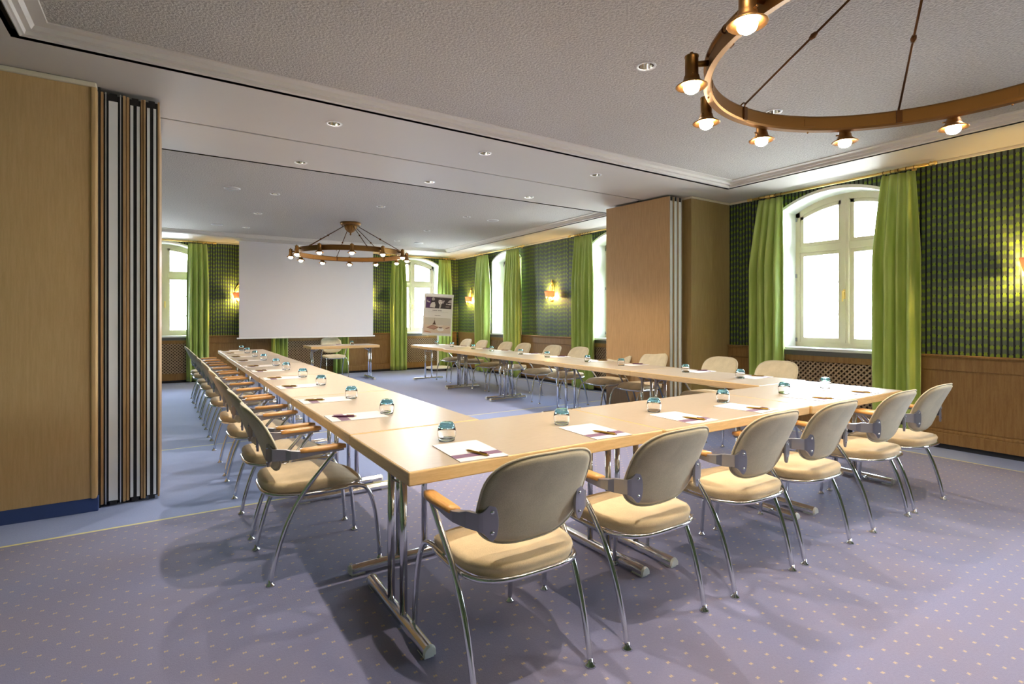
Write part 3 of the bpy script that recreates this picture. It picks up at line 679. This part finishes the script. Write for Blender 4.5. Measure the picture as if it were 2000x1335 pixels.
# ---------------------------------------------------------------- flip chart
def flipchart():
    bx_, by_ = 5.82, 12.44
    t = thing('flip_chart', 'white flip chart on a round wheeled base with a printed poster, far corner', 'flip chart', (bx_, by_, 0), R(-25))
    a = MB(); a.lathe([(0, .045), (.30, .045), (.325, .055), (.325, .075), (.29, .092), (.04, .10), (0, .10)], seg=36); build('base', a, 'whitemetal', t)
    for an in (30, 102, 174, 246, 318):
        a = MB(); c = Vector((.27*math.cos(R(an)), .27*math.sin(R(an)), .024)); a.lathe([(0, -.012), (.024, -.012), (.024, .012), (0, .012)], c, 14, axis=(math.cos(R(an+40)), math.sin(R(an+40)), 0)); build('caster', a, 'black', t)
    a = MB(); a.box(-.022, .022, .02, .05, .095, 1.50); build('pole', a, 'whitemetal', t, bevel=.006)
    X = Matrix.Translation((0, 0, 1.41)) @ Matrix.Rotation(R(-4.5), 4, 'X') @ Matrix.Rotation(R(3.5), 4, 'Y')
    b = MB(); b.box(-.37, .37, .0, .02, -.53, .53, 0, X); board = build('board', b, 'whitemetal', t, bevel=.004)
    a = MB(); a.box(-.375, .375, -.018, .0, .47, .535, 0, X); build('clamp_bar', a, 'alu', t, bevel=.004)
    # the poster print: flat colour patches on a sheet
    mats = ['p_white', 'p_dark', 'p_purple', 'p_grey', 'p_light', 'p_mid', 'p_wallb', 'p_desk', 'p_brown', 'p_leather', 'p_lamp', 'p_text', 'p_cup', 'p_coffee', 'p_pencil']
    s = MB(); lay = [0]
    def poly(pts, m):
        lay[0] += 1; y = -.002-.00025*lay[0]
        s.add([X @ Vector((px-.5)*.70 * Vector((1, 0, 0)) + Vector((0, y, (.5-py)*.99))) if False else X @ Vector(((px-.5)*.70, y, (.5-py)*.98-.01)) for px, py in pts], [tuple(range(len(pts)))[::-1]], mats.index(m))
    def rect(x0, y0, x1, y1, m): poly([(x0, y0), (x1, y0), (x1, y1), (x0, y1)], m)
    def ell(cx, cy, rx, ry, m, n=14): poly([(cx+rx*math.cos(2*math.pi*i/n), cy+ry*math.sin(2*math.pi*i/n)) for i in range(n)], m)
    rect(0, 0, 1, 1, 'p_white')
    rect(.04, .035, .97, .325, 'p_dark'); rect(.04, .035, .22, .325, 'p_purple')
    ell(.30, .085, .055, .045, 'p_grey'); poly([(.19,.30),(.21,.22),(.27,.17),(.36,.16),(.39,.24),(.37,.31)], 'p_light'); ell(.10, .14, .03, .03, 'p_grey'); ell(.155, .165, .04, .012, 'p_light')
    ell(.30, .125, .03, .02, 'p_mid', 9)
    ell(.575, .13, .10, .085, 'p_mid'); ell(.565, .15, .07, .075, 'p_light'); poly([(.48,.10),(.52,.06),(.62,.055),(.65,.11),(.56,.095)], 'p_dark')
    ell(.54, .135, .016, .007, 'p_dark', 8); ell(.595, .132, .016, .007, 'p_dark', 8); ell(.57, .185, .02, .005, 'p_mid', 8); poly([(.545,.215),(.60,.21),(.60,.26),(.57,.325),(.52,.325)], 'p_grey')
    poly([(.63,.15),(.70,.10),(.72,.12),(.66,.20)], 'p_grey'); ell(.80, .20, .035, .018, 'p_grey'); poly([(.82,.16),(.88,.10),(.95,.075),(.97,.085),(.97,.175),(.90,.17)], 'p_grey'); ell(.90, .205, .07, .014, 'p_light'); ell(.83, .27, .08, .025, 'p_mid')
    x = .30
    for w in (.035, .03, .04, .03, .035, .0, .04, .03, .035, .03):
        if w: rect(x, .372, x+w-.008, .392, 'p_text')
        x += w if w else .03
    for i in range(16): rect(.15+i*.045, .418, .15+i*.045+.036, .423, 'p_grey')
    for i in range(5): rect(.39+i*.042, .505, .39+i*.042+.032, .520, 'p_text')
    rect(.02, .57, .98, .78, 'p_wallb'); rect(.02, .76, .98, .965, 'p_desk')
    rect(.388, .57, .394, .65, 'p_lamp'); poly([(.385,.64),(.40,.64),(.42,.70),(.45,.75),(.32,.75),(.36,.70)], 'p_lamp')
    poly([(.10,.835),(.33,.76),(.55,.815),(.39,.885)], 'p_brown'); poly([(.14,.832),(.34,.775),(.50,.815),(.38,.865)], 'p_leather')
    poly([(.47,.77),(.68,.75),(.72,.76),(.55,.79)], 'p_light'); ell(.62, .87, .12, .045, 'p_cup'); ell(.62, .85, .085, .05, 'p_white'); ell(.62, .825, .07, .014, 'p_coffee')
    poly([(.78,.83),(.92,.80),(.96,.815),(.83,.845)], 'p_brown'); poly([(.05,.92),(.30,.95),(.28,.965),(.05,.945)], 'p_pencil')
    build('poster', s, mats, board, weld=False)
flipchart()

# ---------------------------------------------------------------- sconces
def sconce(P, u, z, lab):
    O = Vector(P(u, z, 0)); t = thing('wall_sconce', lab, 'wall lamp', O, 0, 'brass wall sconces with pink shades')
    def q(a, d, h): return Vector(P(u+a, z+h, -d))-O
    a = MB()
    pts = []
    for i in range(13):
        an = math.pi*i/12; pts.append(q(.085*math.cos(an), .018, .04+.17*math.sin(an)))
    a.tube([q(.085, .018, -.06)]+pts+[q(-.085, .018, -.06)], .009, 7)
    pts = [q(.055*math.cos(math.pi*i/8), .018, .04+.11*math.sin(math.pi*i/8)) for i in range(9)]; a.tube(pts, .005, 6)
    for hh, r in ((.225, .026), (.262, .016), (.285, .008)):
        a.lathe([(0, -r), (r*.7, -r*.7), (r, 0), (r*.7, r*.7), (0, r)], q(0, .018, hh), 10)
    nrm = q(0, 1, 0)-q(0, 0, 0)
    a.lathe([(0, 0), (.045, 0), (.045, .008), (.03, .016), (0, .018)], q(0, 0, -.13), 16, axis=nrm)
    a.tube([q(0, .01, -.17), q(0, .012, .22)], .010, 7)
    build('backplate', a, 'brass', t)
    for s in (-1, 1):
        a = MB(); a.tube(crom([q(0, .02, -.13), q(s*.03, .065, -.165), q(s*.06, .105, -.155), q(s*.065, .11, -.12)]), .006, 7)
        a.lathe([(0, 0), (.016, .004), (.022, .012), (.008, .016), (.008, .05), (0, .05)], q(s*.065, .11, -.125), 10); build('arm', a, 'bronze', t)
        a = MB(); a.lathe([(0, 0), (.009, .004), (.013, .02), (.010, .04), (.003, .058), (0, .06)], q(s*.065, .11, -.075), 10); build('candle_bulb', a, 'candle', t)
    a = MB(); n = 14
    def f(uu, v):
        an = math.pi*(uu-.5)*1.0; h = -.075+.125*v; r = .105+.03*v
        return q(r*math.sin(an)*1.05, .05+(.105+.02*v)*math.cos(an), h)
    a.grid(f, n, 5); so = build('shade', a, 'shade', t); md = so.modifiers.new('t', 'SOLIDIFY'); md.thickness = .002
sconce(PR, 1.43, 1.83, 'pink-shaded brass wall lamp on the near right wall beyond the wide panelling')
sconce(PR, 8.74, 1.83, 'pink-shaded brass wall lamp on the right wall between two far windows')
sconce(PR, 12.21, 1.83, 'pink-shaded brass wall lamp on the right wall by the far corner')
sconce(PB, 1.34, 1.83, 'pink-shaded brass wall lamp half hidden by the left edge of the screen')
sconce(PB, 4.12, 1.83, 'pink-shaded brass wall lamp hidden behind the right edge of the screen')

# ---------------------------------------------------------------- chandeliers
def chandelier(x, y, lab, phase=15):
    t = thing('chandelier', lab, 'chandelier', (x, y, 2.45), 0, 'brass ring chandeliers'); Rr = .90
    # ring: channel section swept round
    sec = [(-.012, -.040), (.016, -.044), (.016, -.034), (.004, -.030), (.004, .030), (.016, .034), (.016, .044), (-.012, .040), (-.018, .030), (-.018, -.030)]
    a = MB()
    for q in range(len(sec)): a.lathe([(Rr+sec[q][0], sec[q][1]), (Rr+sec[(q+1) % len(sec)][0], sec[(q+1) % len(sec)][1])], seg=120)
    build('ring', a, 'bronze', t, weld=False)
    for k in range(12):
        an = R(30*k+phase); d = Vector((math.cos(an), math.sin(an), 0)); c = d*(Rr+.075)
        a = MB(); a.tube([d*(Rr+.005)+Vector((0,0,.012)), c+Vector((0,0,.012))], .014, 8)
        a.lathe([(0, .068), (.008, .066), (.008, .056), (.031, .050), (.031, .044), (.029, .042), (.029, -.035), (.033, -.040), (.036, -.055), (.042, -.066), (.070, -.084), (.068, -.087), (.038, -.072), (.02, -.06)], c, 18)
        a.tube([c+Vector((-d.y, d.x, 0))*.03+Vector((0,0,-.045)), c+Vector((-d.y, d.x, 0))*.048+Vector((0,0,-.045))], .004, 6)
        lm = build('lamp_holder', a, 'bronze', t)
        a = MB(); a.lathe([(0, -.118), (.016, -.115), (.029, -.106), (.035, -.092), (.032, -.078), (.022, -.067), (.012, -.058)], c, 16); build('bulb', a, 'bulb', lm)
    # canopy at the ceiling
    h = ZC-2.45
    a = MB(); a.lathe([(0, h), (.175, h), (.18, h-.012), (.165, h-.045), (.155, h-.05), (.10, h-.05)], seg=32)
    pr = [(.105, -.05), (.102, -.085), (.085, -.12), (.055, -.155), (.02, -.175), (.012, -.185), (.016, -.20), (.012, -.215), (0, -.225)]
    seg = 36
    def f(u, v):
        i = v*(len(pr)-1); k = min(int(i), len(pr)-2); w = i-k; r = pr[k][0]*(1-w)+pr[k+1][0]*w; z = pr[k][1]*(1-w)+pr[k+1][1]*w
        rr = r*(1+.06*math.cos(u*2*math.pi*12)*(1 if r > .03 else 0)); return Vector((rr*math.cos(u*2*math.pi), rr*math.sin(u*2*math.pi), h+z))
    a.grid(f, 72, len(pr), closeu=True); build('canopy', a, 'bronze', t)
    for k in range(6):
        an = R(60*k+30); d = Vector((math.cos(an), math.sin(an), 0)); p0 = d*.145+Vector((0, 0, h-.075)); p1 = d*(Rr-.018)+Vector((0, 0, .05)); pm = (p0+p1)/2
        a = MB(); a.tube([p0, p1], .006, 8)
        dr = (p1-p0).normalized()
        for pp in (pm,): a.lathe([(0, -.022), (.010, -.018), (.015, 0), (.010, .018), (0, .022)], pp, 10, axis=dr)
        a.tube([p0+Vector((0,0,.03)), p0], .005, 6)
        ring = [p1+dr*.02+Vector((0, 0, .018*math.cos(2*math.pi*j/10)))+dr*.022*math.sin(2*math.pi*j/10) for j in range(10)]
        a.tube(ring, .004, 5, closed=True)
        a.box(-.010, .004, -.014, .014, -.034, .034, 0, Matrix.Translation(d*(Rr-.016)) @ Matrix.Rotation(an, 4, 'Z'))
        build('rod', a, 'rod', t)
    for k in range(12):
        an = R(30*k+phase+15) if k % 2 == 0 else R(30*k+phase+15); d = Vector((math.cos(an), math.sin(an), 0))
        if k % 2 == 0: continue
        a = MB(); a.box(-.004, .004, -.03, .03, -.02, .02, 0, Matrix.Translation(d*(Rr-.018)) @ Matrix.Rotation(an, 4, 'Z')); a.lathe([(0, .006), (.004, .004), (.005, 0), (.004, -.004), (0, -.006)], d*Rr+Vector((0,0,-.05)), 8); build('clamp_plate', a, 'bronze', t)
chandelier(2.66, .87, 'large antique brass ring chandelier over the near tables, cut by the photo edge')
chandelier(2.72, 9.40, 'lit brass ring chandelier hanging in the far room in front of the screen')

# ---------------------------------------------------------------- tables
def table(x0, x1, y0, y1, along, lab, grp='conference tables'):
    """along = 'x' or 'y': the long direction"""
    cx, cy = (x0+x1)/2, (y0+y1)/2; rz = 0 if along == 'x' else R(90)
    L, Wd = ((x1-x0), (y1-y0)) if along == 'x' else ((y1-y0), (x1-x0))
    t = thing('conference_table', lab, 'table', (cx, cy, 0), rz, grp); T = .75; g = .0015
    l, w = L/2-g, Wd/2-g
    a = MB(); a.box(-l, l, -w, w, T-.056, T-.0008); top = build('table_top', a, 'edge', t, bevel=.006)
    a = MB(); a.box(-l+.006, l-.006, -w+.006, w-.006, T-.002, T); build('laminate', a, 'top', top)
    for s in (-1, 1):
        x = s*(l-.10)
        for p in (-.075, .075):
            a = MB(); a.tube([(x, p, .035), (x, p, T-.056)], .0165, 12); build('post', a, 'chrome', t)
        a = MB(); hl = w-.035; prof = []
        for p in (-hl, hl): pass
        n = 12; ring = [(.026*math.cos(math.pi*j/n), .026*math.sin(math.pi*j/n)) for j in range(n+1)]+[(-.026, -.012), (.026, -.012)]
        vs = [(x+r_, -hl, .026+q) for r_, q in ring]+[(x+r_, hl, .026+q) for r_, q in ring]; m = len(ring)
        a.add(vs, [tuple(range(m)), tuple(range(m, 2*m))[::-1]]+[(i, (i+1) % m, m+(i+1) % m, m+i) for i in range(m)], 0, False); fb = build('foot_bar', a, 'chrome', t)
        for sg in (-1, 1):
            a = MB(); ya = sg*hl; yb = sg*(hl+.012)
            vs = [(x+r_*1.04, ya, .026+q*1.04) for r_, q in ring]+[(x+r_*.9, yb, .024+q*.9) for r_, q in ring]
            a.add(vs, [tuple(range(m)), tuple(range(m, 2*m))[::-1]]+[(i, (i+1) % m, m+(i+1) % m, m+i) for i in range(m)])
            a.box(x-.02, x+.02, min(sg*hl, sg*(hl-.07)), max(sg*hl, sg*(hl-.07)), 0, .014); build('end_cap', a, 'plastic', fb)
        # folding stay and bracket under the top
        a = MB(); a.box(x-.02, x+.02, -.22, .22, T-.068, T-.056)
        a.tube([(x, -.075, T-.16), (x, -.0, T-.075), ], .006, 6); a.tube([(x, .075, T-.16), (x, 0.0, T-.075)], .006, 6)
        a.tube([(x, -.075, T-.15), (x, .075, T-.15)], .005, 6)
        a.tube([(x, -.06, T-.14), (x-s*.13, -.06, T-.066)], .007, 6); a.tube([(x, .06, T-.14), (x-s*.13, .06, T-.066)], .007, 6)
        a.box(x-s*.13-.02, x-s*.13+.02, -.08, .08, T-.068, T-.056)
        build('folding_stay', a, 'steel', t)
        for p in (-.16, .16):
            a = MB(); a.lathe([(0, 0), (.016, 0), (.022, .012), (0, .012)], (x+s*.045, p*1.5, T-.068), 10); build('buffer', a, 'black', t)
nx = [.762, 2.168, 3.572, 4.95]
lb = ['left', 'middle', 'right']
for i in range(3): table(nx[i], nx[i+1]-.004, 1.888-.012*i, 2.652-.004*i, 'x', 'beech folding table, %s one of the front row facing the camera' % lb[i])
ly = [2.664, 4.135, 5.72, 7.32, 9.02, 10.83]
lx = [.765, .765, .760, .762, .775]
for i in range(5): table(lx[i], lx[i]+.742, ly[i], ly[i+1]-.006, 'y', 'beech folding table, %s in the left row of tables running to the screen' % (ORD[i] if i < 4 else 'farthest'))
ry = [2.664, 4.19, 5.78, 7.39, 9.04, 10.79]
rx = [4.255, 4.262, 4.283, 4.33, 4.40]
for i in range(5): table(rx[i], rx[i]+.745, ry[i], ry[i+1]-.006, 'y', 'beech folding table, %s in the right row of tables beside the windows' % (ORD[i] if i < 4 else 'farthest'))
table(2.44, 3.86, 11.17, 11.92, 'x', 'single beech presenter table standing in front of the screen')

# ---------------------------------------------------------------- armchair (faces +Y; origin on the floor between the feet)
def chair_proto():
    t = thing('conference_chair', 'x', 'chair', (0,0,0), 0, 'conference armchairs'); PROTO.append(t)
    def part(n, mb, m, par=t, **kw):
        o = build(n, mb, m, par, **kw); PROTO.append(o); return o
    Y = lambda u: u-.28
    for s in (-1, 1):
        pts = crom([(s*.248, Y(0), .012), (s*.249, Y(.022), .12), (s*.251, Y(.068), .27), (s*.254, Y(.125), .39), (s*.259, Y(.185), .48), (s*.265, Y(.255), .565), (s*.268, Y(.315), .632)], 4)
        a = MB(); a.tube(pts, [.0085]+[.0115]*(len(pts)-2)+[.0115], 10); lg = part('leg', a, 'chrome')
        a = MB(); a.lathe([(0, 0), (.022, 0), (.021, .006), (.010, .014), (.009, .03), (0, .03)], (s*.248, Y(0), 0), 14); part('glide', a, 'chrome', lg)
        pts = crom([(s*.238, Y(.56), .012), (s*.238, Y(.553), .13), (s*.236, Y(.535), .27), (s*.232, Y(.508), .365), (s*.226, Y(.47), .412), (s*.222, Y(.40), .424), (s*.222, Y(.28), .425)], 4)
        a = MB(); a.tube(pts, [.0085]+[.0112]*(len(pts)-1), 10); lg = part('leg', a, 'chrome')
        a = MB(); a.lathe([(0, 0), (.020, 0), (.019, .006), (.010, .014), (.009, .03), (0, .03)], (s*.238, Y(.56), 0), 14); part('glide', a, 'chrome', lg)
    # seat frame: rounded loop under the cushion
    pts = []
    for i in range(40):
        an = 2*math.pi*i/40; c, sn = math.cos(an), math.sin(an); p = 2/3.4
        x = .236*math.copysign(abs(c)**p, c); y = .256*math.copysign(abs(sn)**p, sn)
        pts.append((x, Y(.238)+y, .420+.014*(y < 0)*(abs(y)/.256)**2))
    a = MB(); a.tube(pts, .0105, 8, closed=True); a.box(-.21, .21, Y(.12), Y(.15), .405, .425); a.box(-.21, .21, Y(.34), Y(.37), .405, .425); part('seat_frame', a, 'chrome')
    # cushion: superellipse plan, crowned top, waterfall front
    a = MB(); nu, nv = 44, 12
    def seat(u, v):
        an = 2*math.pi*u; c, sn = math.cos(an), math.sin(an); p = 2/3.3
        # v: 0 bottom centre .. 1 top centre
        if v < .25: k = v/.25*.93; zz = .424
        elif v < .6:
            w = (v-.25)/.35; k = .93+.07*math.sin(min(1, w*1.4)*math.pi/2) if w < .72 else 1.0-.03*(w-.72)/.28; zz = .424+.050*w
        else: w = (v-.6)/.4; k = .97*(1-w**1.25); zz = .474+.018*math.sin(w*math.pi/2)
        wx = .238*(1-.05*(sn < 0)*abs(sn))
        x = wx*k*math.copysign(abs(c)**p, c); y = .258*k*math.copysign(abs(sn)**p, sn)
        if v > .4:
            yy = y/.258; 
            if yy > .2: zz -= .060*((yy-.2)/.8)**2*(1 if v > .5 else .5)
            if yy < -.5: zz += .012*((-yy-.5)/.5)
            zz += .006*(abs(x)/.24)**2
        return Vector((x, Y(.238)+y, zz))
    a.grid(seat, nu, nv+6, closeu=True); part('seat', a, 'seat')
    # backrest: curved upholstered shell
    a = MB(); A_, B_ = .230, .172
    def axf(sn): return A_*(1-.13*max(0, -sn)**2.2+.015*max(0, sn))
    def back_surf(x, z, side, k):
        q = (z+B_)/(2*B_)
        y = .042-.125*q-.02*q*q+.62*x*x+.012*math.sin(q*math.pi)
        th = .019*math.sqrt(max(0, 1-k**6))+.002
        return Vector((x, Y(y)+side*th, .700+z))
    def back(u, v):
        an = 2*math.pi*u; c, sn = math.cos(an), math.sin(an)
        p = 2/3.4
        side = -1 if v < .5 else 1; k = (v*2 if v < .5 else (1-v)*2)
        k = k**.8
        wz = 1+.05*(sn > 0)
        ax = axf(sn)
        x = ax*k*math.copysign(abs(c)**p, c); z = B_*k*math.copysign(abs(sn)**p, sn)
        return back_surf(x, z, side, k)
    a.grid(back, 48, 19, closeu=True); part('backrest', a, 'backfab')
    # chrome-like piping edge
    pts = []
    for i in range(48):
        an = 2*math.pi*i/48; c, sn = math.cos(an), math.sin(an); p = 2/3.4; ax = axf(sn)
        pts.append(back_surf(ax*math.copysign(abs(c)**p, c), B_*math.copysign(abs(sn)**p, sn), 0, 1))
    a = MB(); a.tube(pts, .0045, 6, closed=True); part('piping', a, 'backfab')
    # arm brackets: plates on the back that sweep forward into the arms
    for s in (-1, 1):
        path = [(.166, .0, .024), (.168, .0, .056), (.172, .0, .088), (.178, .0, .112), (.186, .0, .128), (.195, .0, .126), (.203, .0, .108), (.211, .0, .088), (.220, .0, .072), (.230, .0, .061)]
        rows = []
        for x, _, h in path:
            yb = back_surf(x, -.045, -1, .5).y-.006
            rows.append((Vector((x, yb, 0)), .643-(.232-x)*.08, h))
        rows += [(Vector((.243, Y(.072), 0)), .638, .058), (Vector((.254, Y(.095), 0)), .637, .046), (Vector((.262, Y(.125), 0)), .637, .038), (Vector((.267, Y(.165), 0)), .639, .031), (Vector((.268, Y(.22), 0)), .642, .026), (Vector((.268, Y(.31), 0)), .643, .020), (Vector((.268, Y(.352), 0)), .644, .018)]
        a = MB(); vs = []; n = len(rows); th = .006
        for i, (p, zc, h) in enumerate(rows):
            d = (rows[min(i+1, n-1)][0]-rows[max(i-1, 0)][0]); d.z = 0; d.normalize(); nn = Vector((d.y, -d.x, 0))
            thk = th if i < 10 else th+.010*(min(1, (i-9)/3))
            for (o_, hh) in ((-thk, -.5), (-thk, .5), (thk, .5), (thk, -.5)):
                q = p+nn*o_; q.z = zc+hh*h; q.x *= s; vs.append(q)
        fs = [(0,1,2,3), tuple((n-1)*4+j for j in (3,2,1,0))]
        for i in range(n-1):
            for j in range(4): fs.append((i*4+j, i*4+(j+1) % 4, (i+1)*4+(j+1) % 4, (i+1)*4+j))
        a.add(vs, fs, 0, False); br = part('arm_bracket', a, 'steel', bevel=.003, bseg=2)
        for zz, xx in ((-.040, .190), (.030, .190)):
            c = back_surf(xx, -.045, -1, .5); a = MB(); a.lathe([(0, .004), (.006, .003), (.007, 0)], (s*xx, c.y-.013, .644+zz), 10, axis=(s*.3, -1, 0)); part('bolt', a, 'chrome', br)
        # wooden arm pad
        a = MB(); n = 9; rings = []
        for i in range(n):
            w = i/(n-1); y = Y(.135+.228*w); wd = .024+.004*math.sin(w*math.pi)+.001*w; zt = .664+.006*w; zb = .645
            if i == n-1: wd *= .55; zt -= .006
            if i == n-2: wd *= .9
            x = .262+.007*min(1, w*2); 
            rings.append([(s*(x-wd), y, zb+.004), (s*(x-wd*.95), y, zt-.006), (s*(x-wd*.7), y, zt), (s*(x+wd*.7), y, zt), (s*(x+wd*.95), y, zt-.006), (s*(x+wd), y, zb+.004), (s*(x+wd*.8), y, zb), (s*(x-wd*.8), y, zb)])
        vs = [v for r_ in rings for v in r_]; fs = [tuple(range(8)), tuple((n-1)*8+j for j in range(8))[::-1]]
        for i in range(n-1):
            for j in range(8): fs.append((i*8+j, i*8+(j+1) % 8, (i+1)*8+(j+1) % 8, (i+1)*8+j))
        a.add(vs, fs, 0, True); part('armrest', a, 'armwood')
    return t
CH = chair_proto(); used = []
def place_chair(x, y, rz, lab, grp):
    o = CH if not used else copy_tree(CH)
    used.append(o); o.location = (x, y, 0); o.rotation_euler = (0, 0, rz); o['label'] = lab; o['group'] = grp
    return o
nc = ['leftmost', 'second from the left', 'third from the left', 'fourth from the left', 'fifth from the left', 'rightmost']
CN = [1.115, 1.797, 2.52, 3.137, 3.927, 4.528]
chairs = []
for i, x in enumerate(CN):
    chairs.append((x, 1.548+.28, R([-.5, 1, 0, 0, 0, 0][i]), 'beige armchair with its back to the camera, %s of the front row' % nc[i], 'armchairs along the front tables'))
LC = [(3.12, .445), (3.79, .44), (4.655, .43), (5.33, .428), (6.36, .42), (7.07, .41), (7.85, .40), (8.46, .39), (9.38, .375), (10.0, .365)]
for i, (y, x) in enumerate(LC):
    chairs.append((x+.27, y, R(-90+[0, 0, .8, 0, -1, 0, .5, 0, 0, 0][i]), 'beige armchair facing right, %s chair of the row left of the left tables' % ORD[i], 'armchairs along the left tables'))
RC = [3.19, 3.88, 4.89, 5.53, 6.44, 7.13, 8.01, 8.62, 9.55, 10.24]
for i, y in enumerate(RC):
    chairs.append((5.37+.05*min(1, i/9)-.27, y, R(90), 'beige armchair facing left, %s chair of the row by the windows' % ORD[i], 'armchairs along the right tables'))
chairs.append((3.21, 12.36, R(180), 'lone beige armchair behind the presenter table in front of the screen', 'presenter armchair'))
# ---------------------------------------------------------------- glass, pad and pen prototypes
def glass_proto():
    t = thing('drinking_glass', 'x', 'glass', (0,0,0), 0, 'upturned glasses'); PROTO.append(t)
    # upturned: mouth on the table, thick blue foot on top
    out = [(.0375, .0), (.0415, .015), (.0440, .032), (.0440, .046), (.0415, .060)]
    inn = [(.0390, .060), (.0418, .046), (.0418, .032), (.0393, .015), (.0355, .0)]
    a = MB(); a.lathe([(0, .0605), (.0415, .0605)][1:]+out[::-1]+inn[::-1]+[(0, .0600)][:0], seg=28, closed=True); o = build('bowl', a, 'glass', t); PROTO.append(o)
    a = MB(); a.lathe([(0, .0585), (.030, .0595), (.0398, .0612), (.0385, .070), (.0335, .080), (.028, .0855), (.024, .0865), (0, .0845)], seg=28); o = build('foot', a, 'blueglass', t); PROTO.append(o)
    return t
def pad_proto():
    a = MB(); a.box(-.11, .11, -.16, .16, 0, .003); a.add([(-.11, -.11, .0032), (.11, -.11, .0032), (.11, -.055, .0032), (-.11, -.055, .0032)], [(0,1,2,3)], 1)
    o = build('notepad', a, ['paper', 'purple']); return o
def pen_proto(m):
    t = thing('pen', 'x', 'pen', (0,0,0), 0, 'pens'); PROTO.append(t)
    a = MB(); a.lathe([(0, 0), (.0012, .001), (.0048, .016), (.0055, .03), (.0055, .125), (.004, .132), (0, .132)], (-.066, 0, 0), 8, axis=(1, 0, 0)); PROTO.append(build('barrel', a, m, t))
    a = MB(); a.box(.02, .062, -.002, .002, .0055, .0085); a.lathe([(0, 0), (.0025, 0), (.0025, .010), (0, .010)], (.065, 0, 0), 8, axis=(1, 0, 0)); PROTO.append(build('clip', a, 'pengold' if m == 'pendark' else 'pendark', t))
    return t
GP = glass_proto(); PP = pad_proto(); PG = pen_proto('pengold'); PD = pen_proto('pendark')
seen = set()
def inst(p, x, y, z, rz, lab, cat, grp, rx=0):
    first = id(p) not in seen; seen.add(id(p))
    o = p if first else copy_tree(p)
    o.location = (x, y, z); o.rotation_euler = (rx, 0, rz); o['label'] = lab; o['category'] = cat; o['group'] = grp
    return o
NG = [1.116, 1.808, 2.534, 3.22, 3.976, 4.585]
NP = [1.11, 1.835, 2.52, 3.125, 3.92, 4.49]
rnd = random.Random(3)
def setting_(gx, gy, px, py, rz, which, row, pen):
    inst(GP, gx, gy, .7505, 0, 'upturned glass with blue foot, %s of the %s' % (which, row), 'glass', 'glasses on the '+row)
    inst(PP, px, py, .7503, rz, 'white notepad with purple band, %s of the %s' % (which, row), 'notepad', 'notepads on the '+row)
    dx, dy = math.sin(rz)*.075, -math.cos(rz)*.075
    o = inst(PG if pen else PD, px+dx, py+dy, .7595, rz+R(-70 if row.startswith('front') else rnd.uniform(50, 75)), '%s pen on a notepad, %s of the %s' % ('gold' if pen else 'dark plum', which, row), 'pen', 'pens on the '+row)
for i in range(6): setting_(NG[i], 2.288, NP[i], 2.055, R([-4, -3, -2, 6, 3, 0][i]), nc[i], 'front tables', True)
LG = [3.13, 3.868, 4.77, 5.502, 6.36, 7.01, 7.99, 8.86, 9.767, 10.586]
for i, y in enumerate(LG): setting_(1.125, y, .938, y-(.0 if i < 9 else .05), R(-90+rnd.uniform(-4, 4)), ORD[i], 'left row of tables', i not in (0,))
RG = [(4.68, 3.098), (4.70, 3.758), (4.71, 4.729), (4.73, 5.372), (4.76, 6.303), (4.79, 7.048), (4.82, 8.0), (4.85, 8.72), (4.88, 9.665), (4.90, 10.42)]
for i, (x, y) in enumerate(RG): setting_(x-.05, y+.0, x+.14, y-.02, R(90+rnd.uniform(-4, 4)), ORD[i], 'right row of tables', i % 3 == 0)
inst(GP, 3.36, 11.52, .7505, 0, 'upturned glass with blue foot on the presenter table', 'glass', 'glass on the presenter table')
inst(PP, 3.12, 11.72, .7503, R(180), 'white notepad with purple band on the presenter table', 'notepad', 'notepad on the presenter table')
inst(PD, 3.12, 11.70, .7595, R(20), 'dark plum pen lying on the notepad of the presenter table', 'pen', 'pen on the presenter table')
for c in chairs: place_chair(*c)
bpy.context.view_layer.update()
